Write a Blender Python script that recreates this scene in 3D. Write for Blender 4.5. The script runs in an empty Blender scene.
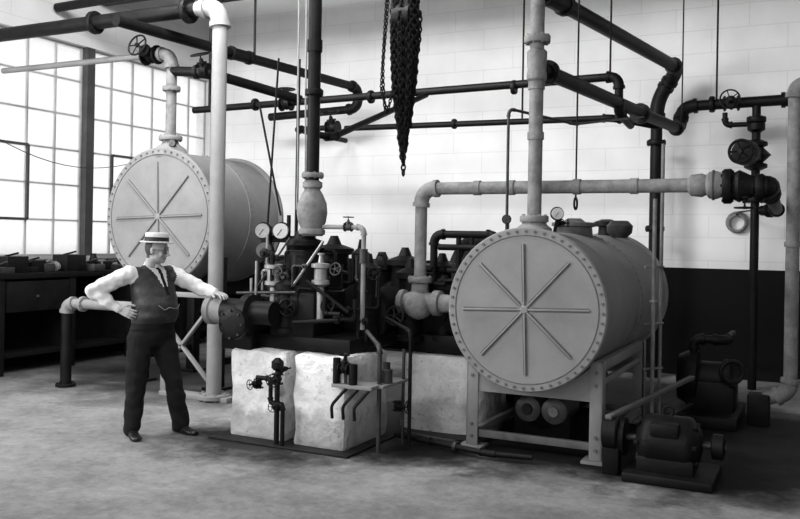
import bpy, bmesh, math, random
from mathutils import Vector as V, Matrix, noise
random.seed(7)
sc = bpy.context.scene
try:
    sc.view_settings.view_transform = 'Standard'
except Exception:
    pass
rad = math.radians

# ------------------------------------------------------------------ materials
def new_mat(name):
    m = bpy.data.materials.new(name); m.use_nodes = True
    nt = m.node_tree; b = nt.nodes['Principled BSDF']
    return m, nt, b

def mottled(name, lo, hi, rough=0.6, metal=0.0, scale=4.0, bump=0.0, bscale=30.0, detail=6, spec=.4):
    m, nt, b = new_mat(name)
    N = nt.nodes; L = nt.links
    tc = N.new('ShaderNodeTexCoord')
    n1 = N.new('ShaderNodeTexNoise'); n1.inputs['Scale'].default_value = scale; n1.inputs['Detail'].default_value = detail
    n1.inputs['Roughness'].default_value = 0.65
    L.new(tc.outputs['Object'], n1.inputs['Vector'])
    r = N.new('ShaderNodeValToRGB')
    r.color_ramp.elements[0].position = 0.3; r.color_ramp.elements[1].position = 0.7
    r.color_ramp.elements[0].color = (lo, lo, lo, 1); r.color_ramp.elements[1].color = (hi, hi, hi, 1)
    L.new(n1.outputs['Fac'], r.inputs['Fac'])
    L.new(r.outputs['Color'], b.inputs['Base Color'])
    b.inputs['Roughness'].default_value = rough
    b.inputs['Metallic'].default_value = metal
    b.inputs['Specular IOR Level'].default_value = spec
    if bump > 0:
        n2 = N.new('ShaderNodeTexNoise'); n2.inputs['Scale'].default_value = bscale; n2.inputs['Detail'].default_value = 5
        L.new(tc.outputs['Object'], n2.inputs['Vector'])
        bp = N.new('ShaderNodeBump'); bp.inputs['Strength'].default_value = bump; bp.inputs['Distance'].default_value = 0.02
        L.new(n2.outputs['Fac'], bp.inputs['Height']); L.new(bp.outputs['Normal'], b.inputs['Normal'])
    return m

def wall_mat(name, split, lo, hi):
    m, nt, b = new_mat(name); N = nt.nodes; L = nt.links
    tc = N.new('ShaderNodeTexCoord'); sp = N.new('ShaderNodeSeparateXYZ'); L.new(tc.outputs['Object'], sp.inputs[0])
    ad = N.new('ShaderNodeMath'); ad.operation = 'ADD'; L.new(sp.outputs[0], ad.inputs[0]); L.new(sp.outputs[1], ad.inputs[1])
    cb = N.new('ShaderNodeCombineXYZ'); L.new(ad.outputs[0], cb.inputs[0]); L.new(sp.outputs[2], cb.inputs[1])
    br = N.new('ShaderNodeTexBrick'); L.new(cb.outputs[0], br.inputs['Vector'])
    br.inputs['Scale'].default_value = 1.0
    br.inputs['Brick Width'].default_value = 0.9; br.inputs['Row Height'].default_value = 0.30
    br.inputs['Mortar Size'].default_value = 0.007; br.inputs['Mortar Smooth'].default_value = 0.6
    br.inputs['Color1'].default_value = (hi, hi, hi, 1); br.inputs['Color2'].default_value = (hi*.975, hi*.975, hi*.975, 1)
    br.inputs['Mortar'].default_value = (hi*.84,)*3 + (1,)
    ns = N.new('ShaderNodeTexNoise'); ns.inputs['Scale'].default_value = 1.3; ns.inputs['Detail'].default_value = 8
    L.new(tc.outputs['Object'], ns.inputs['Vector'])
    mr = N.new('ShaderNodeMapRange'); mr.inputs[1].default_value = .3; mr.inputs[2].default_value = .7
    mr.inputs[3].default_value = .86; mr.inputs[4].default_value = 1.03
    L.new(ns.outputs['Fac'], mr.inputs[0])
    mx = N.new('ShaderNodeMix'); mx.data_type = 'RGBA'; mx.blend_type = 'MULTIPLY'; mx.inputs[0].default_value = 1
    L.new(br.outputs['Color'], mx.inputs[6]); L.new(mr.outputs[0], mx.inputs[7])
    gt = N.new('ShaderNodeMath'); gt.operation = 'GREATER_THAN'; gt.inputs[1].default_value = split
    L.new(sp.outputs[2], gt.inputs[0])
    m2 = N.new('ShaderNodeMix'); m2.data_type = 'RGBA'
    L.new(gt.outputs[0], m2.inputs[0]); m2.inputs[6].default_value = (lo, lo, lo, 1); L.new(mx.outputs[2], m2.inputs[7])
    L.new(m2.outputs[2], b.inputs['Base Color'])
    b.inputs['Roughness'].default_value = .8; b.inputs['Specular IOR Level'].default_value = .15
    bp = N.new('ShaderNodeBump'); bp.inputs['Strength'].default_value = .12; bp.inputs['Distance'].default_value = .01
    iv = N.new('ShaderNodeMath'); iv.operation = 'SUBTRACT'; iv.inputs[0].default_value = 1; L.new(br.outputs['Fac'], iv.inputs[1])
    L.new(iv.outputs[0], bp.inputs['Height']); L.new(bp.outputs['Normal'], b.inputs['Normal'])
    return m

def floor_mat():
    m, nt, b = new_mat('worn_concrete_floor'); N = nt.nodes; L = nt.links
    tc = N.new('ShaderNodeTexCoord')
    n1 = N.new('ShaderNodeTexNoise'); n1.inputs['Scale'].default_value = 1.6; n1.inputs['Detail'].default_value = 10; n1.inputs['Roughness'].default_value = .7
    n2 = N.new('ShaderNodeTexNoise'); n2.inputs['Scale'].default_value = 11; n2.inputs['Detail'].default_value = 9; n2.inputs['Roughness'].default_value = .78
    L.new(tc.outputs['Object'], n1.inputs['Vector']); L.new(tc.outputs['Object'], n2.inputs['Vector'])
    r = N.new('ShaderNodeValToRGB'); e = r.color_ramp.elements
    e[0].position = .34; e[0].color = (.165,)*3 + (1,); e[1].position = .64; e[1].color = (.30,)*3 + (1,)
    L.new(n1.outputs['Fac'], r.inputs['Fac'])
    mr = N.new('ShaderNodeMapRange'); mr.inputs[1].default_value = .3; mr.inputs[2].default_value = .7; mr.inputs[3].default_value = .66; mr.inputs[4].default_value = 1.24
    L.new(n2.outputs['Fac'], mr.inputs[0])
    mx = N.new('ShaderNodeMix'); mx.data_type = 'RGBA'; mx.blend_type = 'MULTIPLY'; mx.inputs[0].default_value = 1
    L.new(r.outputs['Color'], mx.inputs[6]); L.new(mr.outputs[0], mx.inputs[7])
    cur = mx.outputs[2]
    for (px, py, r0, r1, k) in ((-4.1, 6.0, .5, 1.1, .1), (-3.3, 6.5, .5, 1.1, .1), (-2.0, 7.2, .9, 1.5, .08), (-.5, 7.8, 1.3, 2.1, .07), (-.8, 6.6, .4, .9, .12), (-6.6, 8.3, 1.2, 2.2, .2), (-8.4, 8.4, .6, 2.2, .3), (-2.7, 6.3, .1, .6, .2), (-2.9, 9.0, 2.0, 2.8, .2)):  # oil stains plus painted shadow, darkening the floor around the machinery
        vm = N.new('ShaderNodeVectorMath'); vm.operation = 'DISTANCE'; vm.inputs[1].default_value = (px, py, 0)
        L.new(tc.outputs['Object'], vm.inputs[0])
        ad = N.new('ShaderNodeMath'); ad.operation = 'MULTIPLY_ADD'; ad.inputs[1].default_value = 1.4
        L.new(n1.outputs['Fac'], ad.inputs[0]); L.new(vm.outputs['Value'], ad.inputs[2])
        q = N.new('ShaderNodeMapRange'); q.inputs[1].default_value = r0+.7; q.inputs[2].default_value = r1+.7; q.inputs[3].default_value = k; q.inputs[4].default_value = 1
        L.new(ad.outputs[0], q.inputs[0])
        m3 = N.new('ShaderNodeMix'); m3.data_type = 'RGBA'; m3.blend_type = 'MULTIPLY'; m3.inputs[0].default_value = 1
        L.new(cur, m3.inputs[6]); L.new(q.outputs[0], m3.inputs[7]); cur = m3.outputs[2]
    L.new(cur, b.inputs['Base Color'])
    b.inputs['Roughness'].default_value = .75; b.inputs['Specular IOR Level'].default_value = .2
    bp = N.new('ShaderNodeBump'); bp.inputs['Strength'].default_value = .35; bp.inputs['Distance'].default_value = .012
    L.new(n2.outputs['Fac'], bp.inputs['Height']); L.new(bp.outputs['Normal'], b.inputs['Normal'])
    return m

def conc_mat():
    m = mottled('rough_foundation_concrete', .52, .85, .9, scale=3.5, bump=1.0, bscale=14, spec=.1)
    nt = m.node_tree; N = nt.nodes; L = nt.links; b = N['Principled BSDF']
    src = b.inputs['Base Color'].links[0].from_socket
    tc = N.new('ShaderNodeTexCoord'); sp = N.new('ShaderNodeSeparateXYZ'); L.new(tc.outputs['Object'], sp.inputs[0])
    n = N.new('ShaderNodeTexNoise'); n.inputs['Scale'].default_value = 4; n.inputs['Detail'].default_value = 8; n.inputs['Roughness'].default_value = .7
    L.new(tc.outputs['Object'], n.inputs['Vector'])
    a = N.new('ShaderNodeMath'); a.operation = 'MULTIPLY_ADD'; a.inputs[1].default_value = -.45; L.new(n.outputs['Fac'], a.inputs[0]); L.new(sp.outputs[2], a.inputs[2])
    r = N.new('ShaderNodeValToRGB'); L.new(a.outputs[0], r.inputs['Fac'])
    e = r.color_ramp.elements; e[0].position = 0; e[0].color = (.6,)*3+(1,); e[1].position = .1; e[1].color = (1, 1, 1, 1)
    e2 = r.color_ramp.elements.new(.50); e2.color = (1, 1, 1, 1)
    e3 = r.color_ramp.elements.new(.60); e3.color = (.5,)*3+(1,)
    n3 = N.new('ShaderNodeTexNoise'); n3.inputs['Scale'].default_value = 22; n3.inputs['Detail'].default_value = 4; L.new(tc.outputs['Object'], n3.inputs['Vector'])
    q = N.new('ShaderNodeMapRange'); q.inputs[1].default_value = .28; q.inputs[2].default_value = .38; q.inputs[3].default_value = .6; q.inputs[4].default_value = 1; L.new(n3.outputs['Fac'], q.inputs[0])
    m1 = N.new('ShaderNodeMix'); m1.data_type = 'RGBA'; m1.blend_type = 'MULTIPLY'; m1.inputs[0].default_value = 1
    L.new(src, m1.inputs[6]); L.new(r.outputs['Color'], m1.inputs[7])
    m2 = N.new('ShaderNodeMix'); m2.data_type = 'RGBA'; m2.blend_type = 'MULTIPLY'; m2.inputs[0].default_value = 1
    L.new(m1.outputs[2], m2.inputs[6]); L.new(q.outputs[0], m2.inputs[7]); L.new(m2.outputs[2], b.inputs['Base Color'])
    return m

M_TANK = mottled('gray_tank_paint', .175, .24, .6, scale=2.5, bump=.05, bscale=12, spec=.25)
M_TANKD = mottled('gray_bolt_paint', .075, .13, .55, scale=8, spec=.3)
M_LPIPE = mottled('light_pipe_lagging', .12, .26, .7, scale=9, bump=.3, bscale=30, spec=.2)
M_POST = mottled('light_gray_pipe_paint', .19, .26, .65, scale=3, spec=.2)
M_DARK = mottled('black_iron', .003, .009, .5, .0, scale=6, bump=.15, bscale=40, spec=.14)
M_MID = mottled('grimy_steel', .02, .06, .45, .2, scale=9, bump=.1, spec=.3)
M_BRT = mottled('bright_machined_steel', .22, .4, .35, .4, scale=9)
M_CONC = conc_mat()
M_OIL_SHADE = mottled('oil_and_shadow_floor', .006, .02, .5, scale=3, bump=.2, spec=.2)
M_WALLB = wall_mat('painted_block_surface', 1.40, .005, .80)
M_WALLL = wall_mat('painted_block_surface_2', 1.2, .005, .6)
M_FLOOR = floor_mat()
M_CEIL = mottled('ceiling_boards', .04, .07, .9, scale=2)
M_WOOD = mottled('dark_bench_wood', .005, .011, .8, scale=5, bump=.2, spec=.08)
M_DIAL = mottled('gauge_dial_white', .5, .6, .4, scale=3)
M_FRAME = mottled('steel_sash', .30, .42, .6, scale=5)
M_MULL = mottled('steel_window_mullion', .03, .06, .6, scale=5)
M_ROPE = mottled('pale_rope', .22, .34, .9, scale=20)
M_SKIN = mottled('skin', .28, .35, .55, scale=9)
M_SHIRT = mottled('white_shirt_cotton', .52, .64, .85, scale=6, bump=.5, bscale=16)
M_VEST = mottled('dark_vest_wool', .010, .024, .6, scale=14, bump=.4, bscale=18, spec=.35)
M_TROU = mottled('dark_trousers_wool', .006, .015, .85, scale=10, bump=.4, bscale=12, spec=.15)
M_SHOE = mottled('black_shoe_leather', .006, .01, .35, scale=10)
M_HAIR = mottled('dark_hair', .02, .05, .7, scale=40)
M_BAND = mottled('black_hat_ribbon', .006, .01, .6, scale=40)
M_STRAW = mottled('straw_hat', .45, .58, .8, scale=60, bump=.3, bscale=120)
M_CLUT = mottled('shop_clutter', .05, .25, .6, scale=6)

def glass_mat():
    m, nt, b = new_mat('hazy_window_glass'); N = nt.nodes; L = nt.links
    out = N['Material Output']; N.remove(b)
    t = N.new('ShaderNodeBsdfTransparent'); t.inputs[0].default_value = (.82, .82, .82, 1)
    d = N.new('ShaderNodeBsdfTranslucent'); d.inputs[0].default_value = (.9, .9, .9, 1)
    tc = N.new('ShaderNodeTexCoord'); n = N.new('ShaderNodeTexNoise'); n.inputs['Scale'].default_value = 1.4; n.inputs['Detail'].default_value = 5
    L.new(tc.outputs['Object'], n.inputs['Vector'])
    mr = N.new('ShaderNodeMapRange'); mr.inputs[1].default_value = .35; mr.inputs[2].default_value = .65; mr.inputs[3].default_value = .25; mr.inputs[4].default_value = .75
    L.new(n.outputs['Fac'], mr.inputs[0])
    mx = N.new('ShaderNodeMixShader'); L.new(mr.outputs[0], mx.inputs[0]); L.new(t.outputs[0], mx.inputs[1]); L.new(d.outputs[0], mx.inputs[2])
    L.new(mx.outputs[0], out.inputs[0])
    return m
M_GLASS = glass_mat()

# ------------------------------------------------------------------ builder
def frame(ax):
    ax = V(ax).normalized()
    h = V((0, 0, 1)) if abs(ax.z) < .9 else V((1, 0, 0))
    u = ax.cross(h).normalized(); v = ax.cross(u).normalized()
    return u, v, ax

def round_path(pts, r, seg=6):
    pts = [V(p) for p in pts]; out = [pts[0]]; arcs = []
    for i in range(1, len(pts)-1):
        p0, p, p1 = pts[i-1], pts[i], pts[i+1]
        d0 = (p0-p); d1 = (p1-p); rr = min(r, d0.length*.48, d1.length*.48)
        a = p+d0.normalized()*rr; c = p+d1.normalized()*rr; arc = []
        for k in range(seg+1):
            t = k/seg; arc.append(a*(1-t)**2+p*2*t*(1-t)+c*t*t)
        out += arc; arcs.append(arc)
    out.append(pts[-1]); return out, arcs

class Obj:
    def __init__(s, name):
        s.name = name; s.bm = bmesh.new(); s.mats = []
    def mi(s, m):
        if m not in s.mats: s.mats.append(m)
        return s.mats.index(m)
    def loft(s, rings, mat, caps=True, close=False):
        k = s.mi(mat); bm = s.bm
        vr = [[bm.verts.new(p) for p in r] for r in rings]; n = len(vr[0])
        pairs = list(zip(vr[:-1], vr[1:]))
        if close: pairs.append((vr[-1], vr[0]))
        for a, b in pairs:
            for i in range(n):
                j = (i+1) % n
                f = bm.faces.new((a[i], a[j], b[j], b[i])); f.material_index = k; f.smooth = True
        if caps and not close:
            f = bm.faces.new(vr[0][::-1]); f.material_index = k
            f = bm.faces.new(vr[-1]); f.material_index = k
    def rev(s, o, ax, prof, mat, n=28):
        u, v, w = frame(ax); o = V(o); rings = []
        for t, r in prof:
            r = max(r, .0004)
            rings.append([o+w*t+(u*math.cos(2*math.pi*i/n)+v*math.sin(2*math.pi*i/n))*r for i in range(n)])
        s.loft(rings, mat)
    def cyl(s, p1, p2, r, mat, r2=None, n=20):
        p1 = V(p1); p2 = V(p2); L = (p2-p1).length
        s.rev(p1, p2-p1, [(0, r), (L, r if r2 is None else r2)], mat, n)
    def sph(s, c, r, mat, sc=(1, 1, 1), n=16):
        c = V(c); rings = []
        for i in range(0, n//2+1):
            th = math.pi*i/(n//2); rr = max(math.sin(th), .002)
            rings.append([c+V((r*sc[0]*rr*math.cos(2*math.pi*j/n), r*sc[1]*rr*math.sin(2*math.pi*j/n), r*sc[2]*-math.cos(th))) for j in range(n)])
        s.loft(rings, mat)
    def sweep(s, pts, r, mat, n=14, caps=True, rads=None):
        pts = [V(p) for p in pts]
        q = [pts[0]]
        for p in pts[1:]:
            if (p-q[-1]).length > 1e-5: q.append(p)
        pts = q
        t0 = (pts[1]-pts[0]).normalized(); u, v, w = frame(t0); rings = []
        for i, p in enumerate(pts):
            if i == 0: t = t0
            elif i == len(pts)-1: t = (pts[i]-pts[i-1]).normalized()
            else: t = ((pts[i+1]-pts[i]).normalized()+(pts[i]-pts[i-1]).normalized()).normalized()
            u = (u-t*u.dot(t)).normalized(); v = t.cross(u)
            rr = r if rads is None else rads[i]
            rings.append([p+(u*math.cos(2*math.pi*k/n)+v*math.sin(2*math.pi*k/n))*rr for k in range(n)])
        s.loft(rings, mat, caps)
    def pipe(s, pts, r, mat, er=None, fit=True, n=14, fm=None):
        er = er or r*2.6
        pp, arcs = round_path(pts, er); s.sweep(pp, r, mat, n)
        if fit:
            for arc in arcs:
                s.sweep(arc, r*1.22, fm or mat, n)
                for e, d in ((arc[0], arc[1]-arc[0]), (arc[-1], arc[-1]-arc[-2])):
                    d = d.normalized(); s.cyl(e-d*r*.35, e+d*r*.35, r*1.42, fm or mat, n=n)
    def torus(s, c, ax, R, r, mat, n=28, m=8, sc=1.0):
        u, v, w = frame(ax); c = V(c); rings = []
        for i in range(n):
            a = 2*math.pi*i/n; d = u*math.cos(a)+v*math.sin(a)
            cc = c+u*math.cos(a)*R+v*math.sin(a)*R*sc
            rings.append([cc+(d*math.cos(2*math.pi*j/m)+w*math.sin(2*math.pi*j/m))*r for j in range(m)])
        s.loft(rings, mat, close=True)
    def box(s, c, size, mat, bev=0.0, rot=None, sub=0, disp=0, seed=0):
        t = bmesh.new(); bmesh.ops.create_cube(t, size=1)
        bmesh.ops.scale(t, vec=size, verts=t.verts)
        if bev > 0: bmesh.ops.bevel(t, geom=list(t.edges), offset=bev, segments=2, affect='EDGES', profile=.5)
        if sub: bmesh.ops.subdivide_edges(t, edges=list(t.edges), cuts=sub, use_grid_fill=True)
        if rot is not None: bmesh.ops.transform(t, matrix=rot, verts=t.verts)
        bmesh.ops.translate(t, vec=c, verts=t.verts)
        if disp:
            for vv in t.verts:
                if vv.co.z > .04:
                    nn = noise.noise_vector(vv.co*5+V((seed, 0, 0)))+noise.noise_vector(vv.co*13)*.4
                    vv.co += nn*disp
        k = s.mi(mat)
        for f in t.faces: f.material_index = k; f.smooth = bool(disp)
        me = bpy.data.meshes.new('t'); t.to_mesh(me); t.free(); s.bm.from_mesh(me); bpy.data.meshes.remove(me)
    def bb(s, x0, x1, y0, y1, z0, z1, mat, bev=0, **k):
        s.box(((x0+x1)/2, (y0+y1)/2, (z0+z1)/2), (x1-x0, y1-y0, z1-z0), mat, bev, **k)
    def beam(s, p1, p2, w, h, mat, bev=.004):
        p1 = V(p1); p2 = V(p2); u, v, d = frame(p2-p1)
        rot = Matrix((u, v, d)).transposed().to_4x4()
        s.box((p1+p2)/2, (w, h, (p2-p1).length), mat, bev, rot=rot)
    def flange(s, p, ax, r, th, mat, nb=8, br=None):
        u, v, w = frame(ax); p = V(p)
        s.rev(p-w*th/2, w, [(0, r*.96), (th*.15, r), (th*.85, r), (th, r*.96)], mat)
        br = br or r*.09
        for i in range(nb):
            a = 2*math.pi*i/nb; q = p+(u*math.cos(a)+v*math.sin(a))*r*.82
            s.cyl(q-w*(th*.5+br), q+w*(th*.5+br), br, mat, n=6)
    def wheel(s, c, ax, R, mat, spokes=5, r=None):
        r = r or R*.09; s.torus(c, ax, R, r, mat); u, v, w = frame(ax); c = V(c)
        s.cyl(c-w*r*1.6, c+w*r*1.6, R*.2, mat, n=12)
        for i in range(spokes):
            a = 2*math.pi*i/spokes; s.cyl(c, c+(u*math.cos(a)+v*math.sin(a))*R, r*.7, mat, n=6)
    def gauge(s, c, ax, R, mat, face=None):
        u, v, w = frame(ax); c = V(c)
        s.rev(c-w*R*.5, w, [(0, R*.7), (R*.1, R), (R*.5, R), (R*.55, R*1.1), (R*.65, R*1.08)], mat)
        s.cyl(c+w*R*.12, c+w*R*.68, R*.9, face or M_DIAL)
        s.beam(c+w*R*.7-v*R*.2-u*R*.15, c+w*R*.7+v*R*.55+u*R*.4, R*.08, R*.05, M_DARK, 0)
    def valve(s, c, ax, r, mat, stem=(0, 0, 1), wR=None, L=None, wm=None):
        u, v, w = frame(ax); c = V(c); L = L or r*2.2; st = V(stem).normalized()
        s.rev(c-w*L/2, w, [(0, r*.75), (L*.2, r*.8), (L*.5, r*1.15), (L*.8, r*.8), (L, r*.75)], mat)
        s.flange(c-w*L/2, ax, r*1.35, r*.28, mat, 6); s.flange(c+w*L/2, ax, r*1.35, r*.28, mat, 6)
        s.rev(c, st, [(0, r*.8), (r*1.3, r*.7), (r*1.35, r*.95), (r*1.6, r*.95), (r*1.65, r*.45), (r*2.3, r*.3), (r*2.35, r*.14), (r*3.1, r*.14)], mat, 16)
        s.wheel(c+st*r*3.0, st, wR or r*1.3, wm or mat)
    def done(s, parent=None, loc=None):
        me = bpy.data.meshes.new(s.name); s.bm.normal_update()
        bmesh.ops.recalc_face_normals(s.bm, faces=s.bm.faces)
        s.bm.to_mesh(me); s.bm.free()
        for m in s.mats: me.materials.append(m)
        try: me.set_sharp_from_angle(angle=rad(38))
        except Exception: pass
        o = bpy.data.objects.new(s.name, me); sc.collection.objects.link(o)
        if parent: o.parent = parent
        return o

# ------------------------------------------------------------------ room
BX, AY, H = -9.32, 11.65, 5.7
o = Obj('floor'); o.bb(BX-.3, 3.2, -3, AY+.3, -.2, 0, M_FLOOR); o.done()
o = Obj('ceiling'); o.bb(BX-.3, 3.2, -3, AY+.3, H, H+.2, M_CEIL); o.done()
o = Obj('wall_back'); o.bb(BX-.3, 3.2, AY, AY+.3, 0, H, M_WALLB); o.done()
o = Obj('light_block_wall_right'); o.bb(3.0, 3.2, -3, AY, 0, H, M_WALLB); o.done()  # unseen wall, added so light comes from the left and behind
spans = [(.4, 3.0), (3.14, 5.9), (6.04, 8.80), (8.94, 11.5)]  # first span is an unseen window, added for its light
zs0, zs1 = 1.4, 4.35
o = Obj('wall_left')
o.bb(BX-.3, BX, -3, AY, 0, zs0, M_WALLL); o.bb(BX-.3, BX, -3, AY, zs1, H, M_WALLL)
prev = -3
for a, b in spans:
    o.bb(BX-.3 if a-prev > .5 else BX-.16, BX, prev, a, zs0, zs1, M_WALLL if a-prev > .5 else M_MULL); prev = b
o.bb(BX-.3, BX, prev, AY, zs0, zs1, M_WALLL)
o.done()
for i, (a, b) in enumerate(spans):
    o = Obj('window_%d' % (i+1)); x = BX-.12
    nw = 6; nh = 6; wz = (zs1-zs0)/nh; wa = (b-a)/nw
    for k in range(nw+1):
        t = .05 if k in (0, nw) else .02
        o.bb(x-.02, x+.02, a+k*wa-t/2, a+k*wa+t/2, zs0, zs1, M_FRAME)
    for k in range(nh+1):
        t = .05 if k in (0, nh) else .02
        o.bb(x-.018, x+.018, a, b, zs0+k*wz-t/2, zs0+k*wz+t/2, M_FRAME)
    y0, y1, z0, z1 = a+wa, a+4*wa, zs0+wz, zs0+3*wz
    for (p, q) in (((x+.04, y0, z0), (x+.04, y1, z0)), ((x+.04, y0, z1), (x+.04, y1, z1)), ((x+.04, y0, z0), (x+.04, y0, z1)), ((x+.04, y1, z0), (x+.04, y1, z1))):
        o.beam(p, q, .035, .035, M_MULL, 0)
    o.bb(x-.006, x+.006, a, b, zs0, zs1, M_GLASS)
    o.bb(BX-.25, BX+.06, a, b, zs0-.04, zs0, M_FRAME)
    o.done()
o = Obj('baseboard_back'); o.bb(BX, 3.0, AY-.025, AY, 0, .15, M_DARK); o.done()
for (ya, zb) in ((9.0, 5.0), (4.6, 5.15)):
    o = Obj('roof_beam')
    o.bb(BX+.02, 2.98, ya-.11, ya+.11, zb, zb+.03, M_DARK); o.bb(BX+.02, 2.98, ya-.11, ya+.11, zb+.47, zb+.5, M_DARK)
    o.bb(BX+.02, 2.98, ya-.012, ya+.012, zb, zb+.5, M_DARK)
    for k in range(12): o.bb(BX+.05+k*1.05, BX+k*1.05+.07, ya-.1, ya+.1, zb, zb+.5, M_DARK)
    o.done()

# ------------------------------------------------------------------ tanks
def tank_body(o, b, a0, a1, z, R):
    ax = (0, 1, 0)
    L = a1-a0
    o.rev((b, a0, z), ax, [(0, R*.985), (.012, R*1.0), (.045, R*1.0), (.05, R*.95), (.055, R*1.0), (.09, R*1.0), (.10, R*.955), (L*.5, R*.955), (L*.5+.004, R*.965), (L*.5+.07, R*.965), (L*.5+.074, R*.955), (L-.12, R*.955), (L-.1, R*1.0), (L-.06, R*1.0), (L-.05, R*.95), (L+.02, R*.85), (L+.09, R*.6), (L+.12, R*.25), (L+.125, 0.001)], M_TANK, 72)
    nb = 52
    for i in range(nb):
        t = 2*math.pi*i/nb; c, s_ = math.cos(t), math.sin(t)
        o.cyl((b+c*R*.95, a0-.012, z+s_*R*.95), (b+c*R*.95, a0+.01, z+s_*R*.95), .011, M_TANKD, n=6)
        o.cyl((b+c*R*.97, a0+.09, z+s_*R*.97), (b+c*R*.97, a0+.115, z+s_*R*.97), .012, M_TANKD, n=6)
    o.torus((b, a0-.001, z), ax, R*.9, .005, M_TANKD, 72, 6)
    for i in range(8):
        t = 2*math.pi*i/8+rad(2); d = V((math.cos(t), 0, math.sin(t)))
        p = V((b, a0-.006, z))
        o.beam(p+d*.03, p+d*R*.8, .022, .014, M_TANK, .004)
        n = V((-d.z, 0, d.x))
        for sgn in (-1, 1):
            o.beam(p+d*.06+n*sgn*.013+V((0, .003, 0)), p+d*R*.79+n*sgn*.013+V((0, .003, 0)), .004, .008, M_TANKD, 0)
    o.rev((b, a0-.02, z), ax, [(0, .025), (.008, .035), (.03, .04)], M_TANK)
    for i in range(60):
        t = 2*math.pi*i/60; c, s_ = math.cos(t), math.sin(t)
        o.sph((b+c*R*.967, a0+L*.5+.036, z+s_*R*.967), .008, M_TANKD, n=6)

tb, tz, tR = -2.05, 1.175, .642
ta0, ta1 = 6.35, 9.25
o = Obj('air_receiver_tank')
tank_body(o, tb, ta0, ta1, tz, tR)
o.rev((-2.05, 6.56, tz+tR*.9), (0, 0, 1), [(0, .15), (.06, .14), (.09, .10), (.12, .085)], M_TANK)
o.flange((-2.05, 6.56, tz+tR+.07), (0, 0, 1), .115, .05, M_TANK, 8)
o.cyl((-2.25, 6.5, 1.75), (-2.25, 6.5, 1.86), .012, M_DARK); o.gauge((-2.25, 6.47, 1.88), (.3, -1, 0), .035, M_DARK, M_MID)
o.cyl((-1.9, 6.6, 1.75), (-1.87, 6.6, 1.9), .014, M_DARK); o.gauge((-1.87, 6.58, 1.93), (.5, -1, 0), .05, M_DARK)
o.valve((-1.9, 6.75, 1.86), (0, 0, 1), .025, M_DARK, (1, 0, 0))
o.rev((tb+.05, 7.6, tz+tR*.9), (0, 0, 1), [(0, .17), (.09, .16), (.1, .2), (.13, .2), (.14, .1), (.17, .06)], M_TANKD)
o.rev((tb+.05, 8.9, tz+tR*.9), (0, 0, 1), [(0, .09), (.12, .08), (.13, .13), (.17, .13), (.2, .05)], M_DARK)
o.rev((tb+.25, 8.6, 1.76), (0, 0, 1), [(0, .07), (.05, .12), (.12, .13), (.17, .08)], M_MID)
for a in (6.6, 8.3):
    for b in (tb-.5, tb+.52):
        o.bb(b-.05, b+.05, a-.045, a-.03, 0.02, .78, M_TANK, .002)
        o.bb(b-.05 if b < tb else b+.035, b-.035 if b < tb else b+.05, a-.045, a+.06, 0.02, .78, M_TANK, .002)
        o.bb(b-.1, b+.1, a-.1, a+.1, 0, .025, M_TANK, .004)
        for zz in (.1, .2, .6, .7): o.cyl((b, a-.06, zz), (b, a-.04, zz), .014, M_TANKD, n=6)
    n = 18; top = []
    for i in range(n+1):
        th = rad(218 + (322-218)*i/n); top.append((tb+math.cos(th)*tR*1.0, tz+math.sin(th)*tR*1.0))
    rings = []
    for (xx, zz) in top:
        zb = .47
        rings.append([V((xx, a-.03, min(zb, zz-.03))), V((xx, a+.05, min(zb, zz-.03))), V((xx, a+.05, zz)), V((xx, a-.03, zz))])
    o.loft(rings, M_TANK)
    o.beam((tb-.5, a, .12), (tb+.52, a, .12), .04, .06, M_TANKD)
for b in (tb-.5, tb+.52):
    o.beam((b, 6.6, .12), (b, 8.3, .12), .05, .06, M_TANK); o.beam((b, 6.6, .74), (b, 8.3, .74), .07, .08, M_TANK)
    o.beam((b, 6.6, .60), (b, 8.3, .60), .03, .05, M_TANK)
o.cyl((tb-.02, 6.9, .6), (tb-.02, 6.9, .3), .04, M_DARK)
for dx in (-.1, .12):
    o.rev((tb+.03+dx, 6.68, .34), (0, 1, 0), [(0, .07), (.02, .105), (.1, .11), (.4, .11), (.43, .06)], M_MID)
    o.rev((tb+.03+dx, 6.665, .34), (0, 1, 0), [(0, .04), (.02, .05)], M_DARK if dx < 0 else M_TANKD)
o.rev((tb-.1, 7.1, .33), (0, 1, 0), [(0, .12), (.05, .24), (1.6, .24), (1.65, .12)], M_DARK)
o.bb(tb-.35, tb+.15, 7.2, 7.3, 0, .2, M_DARK); o.bb(tb-.35, tb+.15, 8.3, 8.4, 0, .2, M_DARK)
o.done()

b2, z2, R2 = -6.55, 1.91, .765
o = Obj('air_receiver_tank')
tank_body(o, b2, 7.22, 8.6, z2, R2)
o.rev((b2, 7.4, z2+R2*.9), (0, 0, 1), [(0, .2), (.08, .17), (.13, .1), (.17, .08)], M_TANK)
o.flange((b2, 7.4, z2+R2+.12), (0, 0, 1), .13, .05, M_TANK, 8)
o.gauge((b2+.12, 7.3, z2+R2+.05), (.4, -1, 0), .04, M_DARK, M_TANKD)
for a in (7.6, 8.5):
    for b in (b2-.55, b2+.55):
        o.bb(b-.06, b+.06, a-.06, a+.06, 0, 1.45, M_DARK, .004)
        o.bb(b-.12, b+.12, a-.12, a+.12, 0, .03, M_DARK, .004)
    rings = []
    for i in range(19):
        th = rad(215+110*i/18); xx = b2+math.cos(th)*R2; zz = z2+math.sin(th)*R2
        rings.append([V((xx, a-.05, 1.08)), V((xx, a+.05, 1.08)), V((xx, a+.05, max(zz, 1.1))), V((xx, a-.05, max(zz, 1.1)))])
    o.loft(rings, M_DARK)
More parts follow.
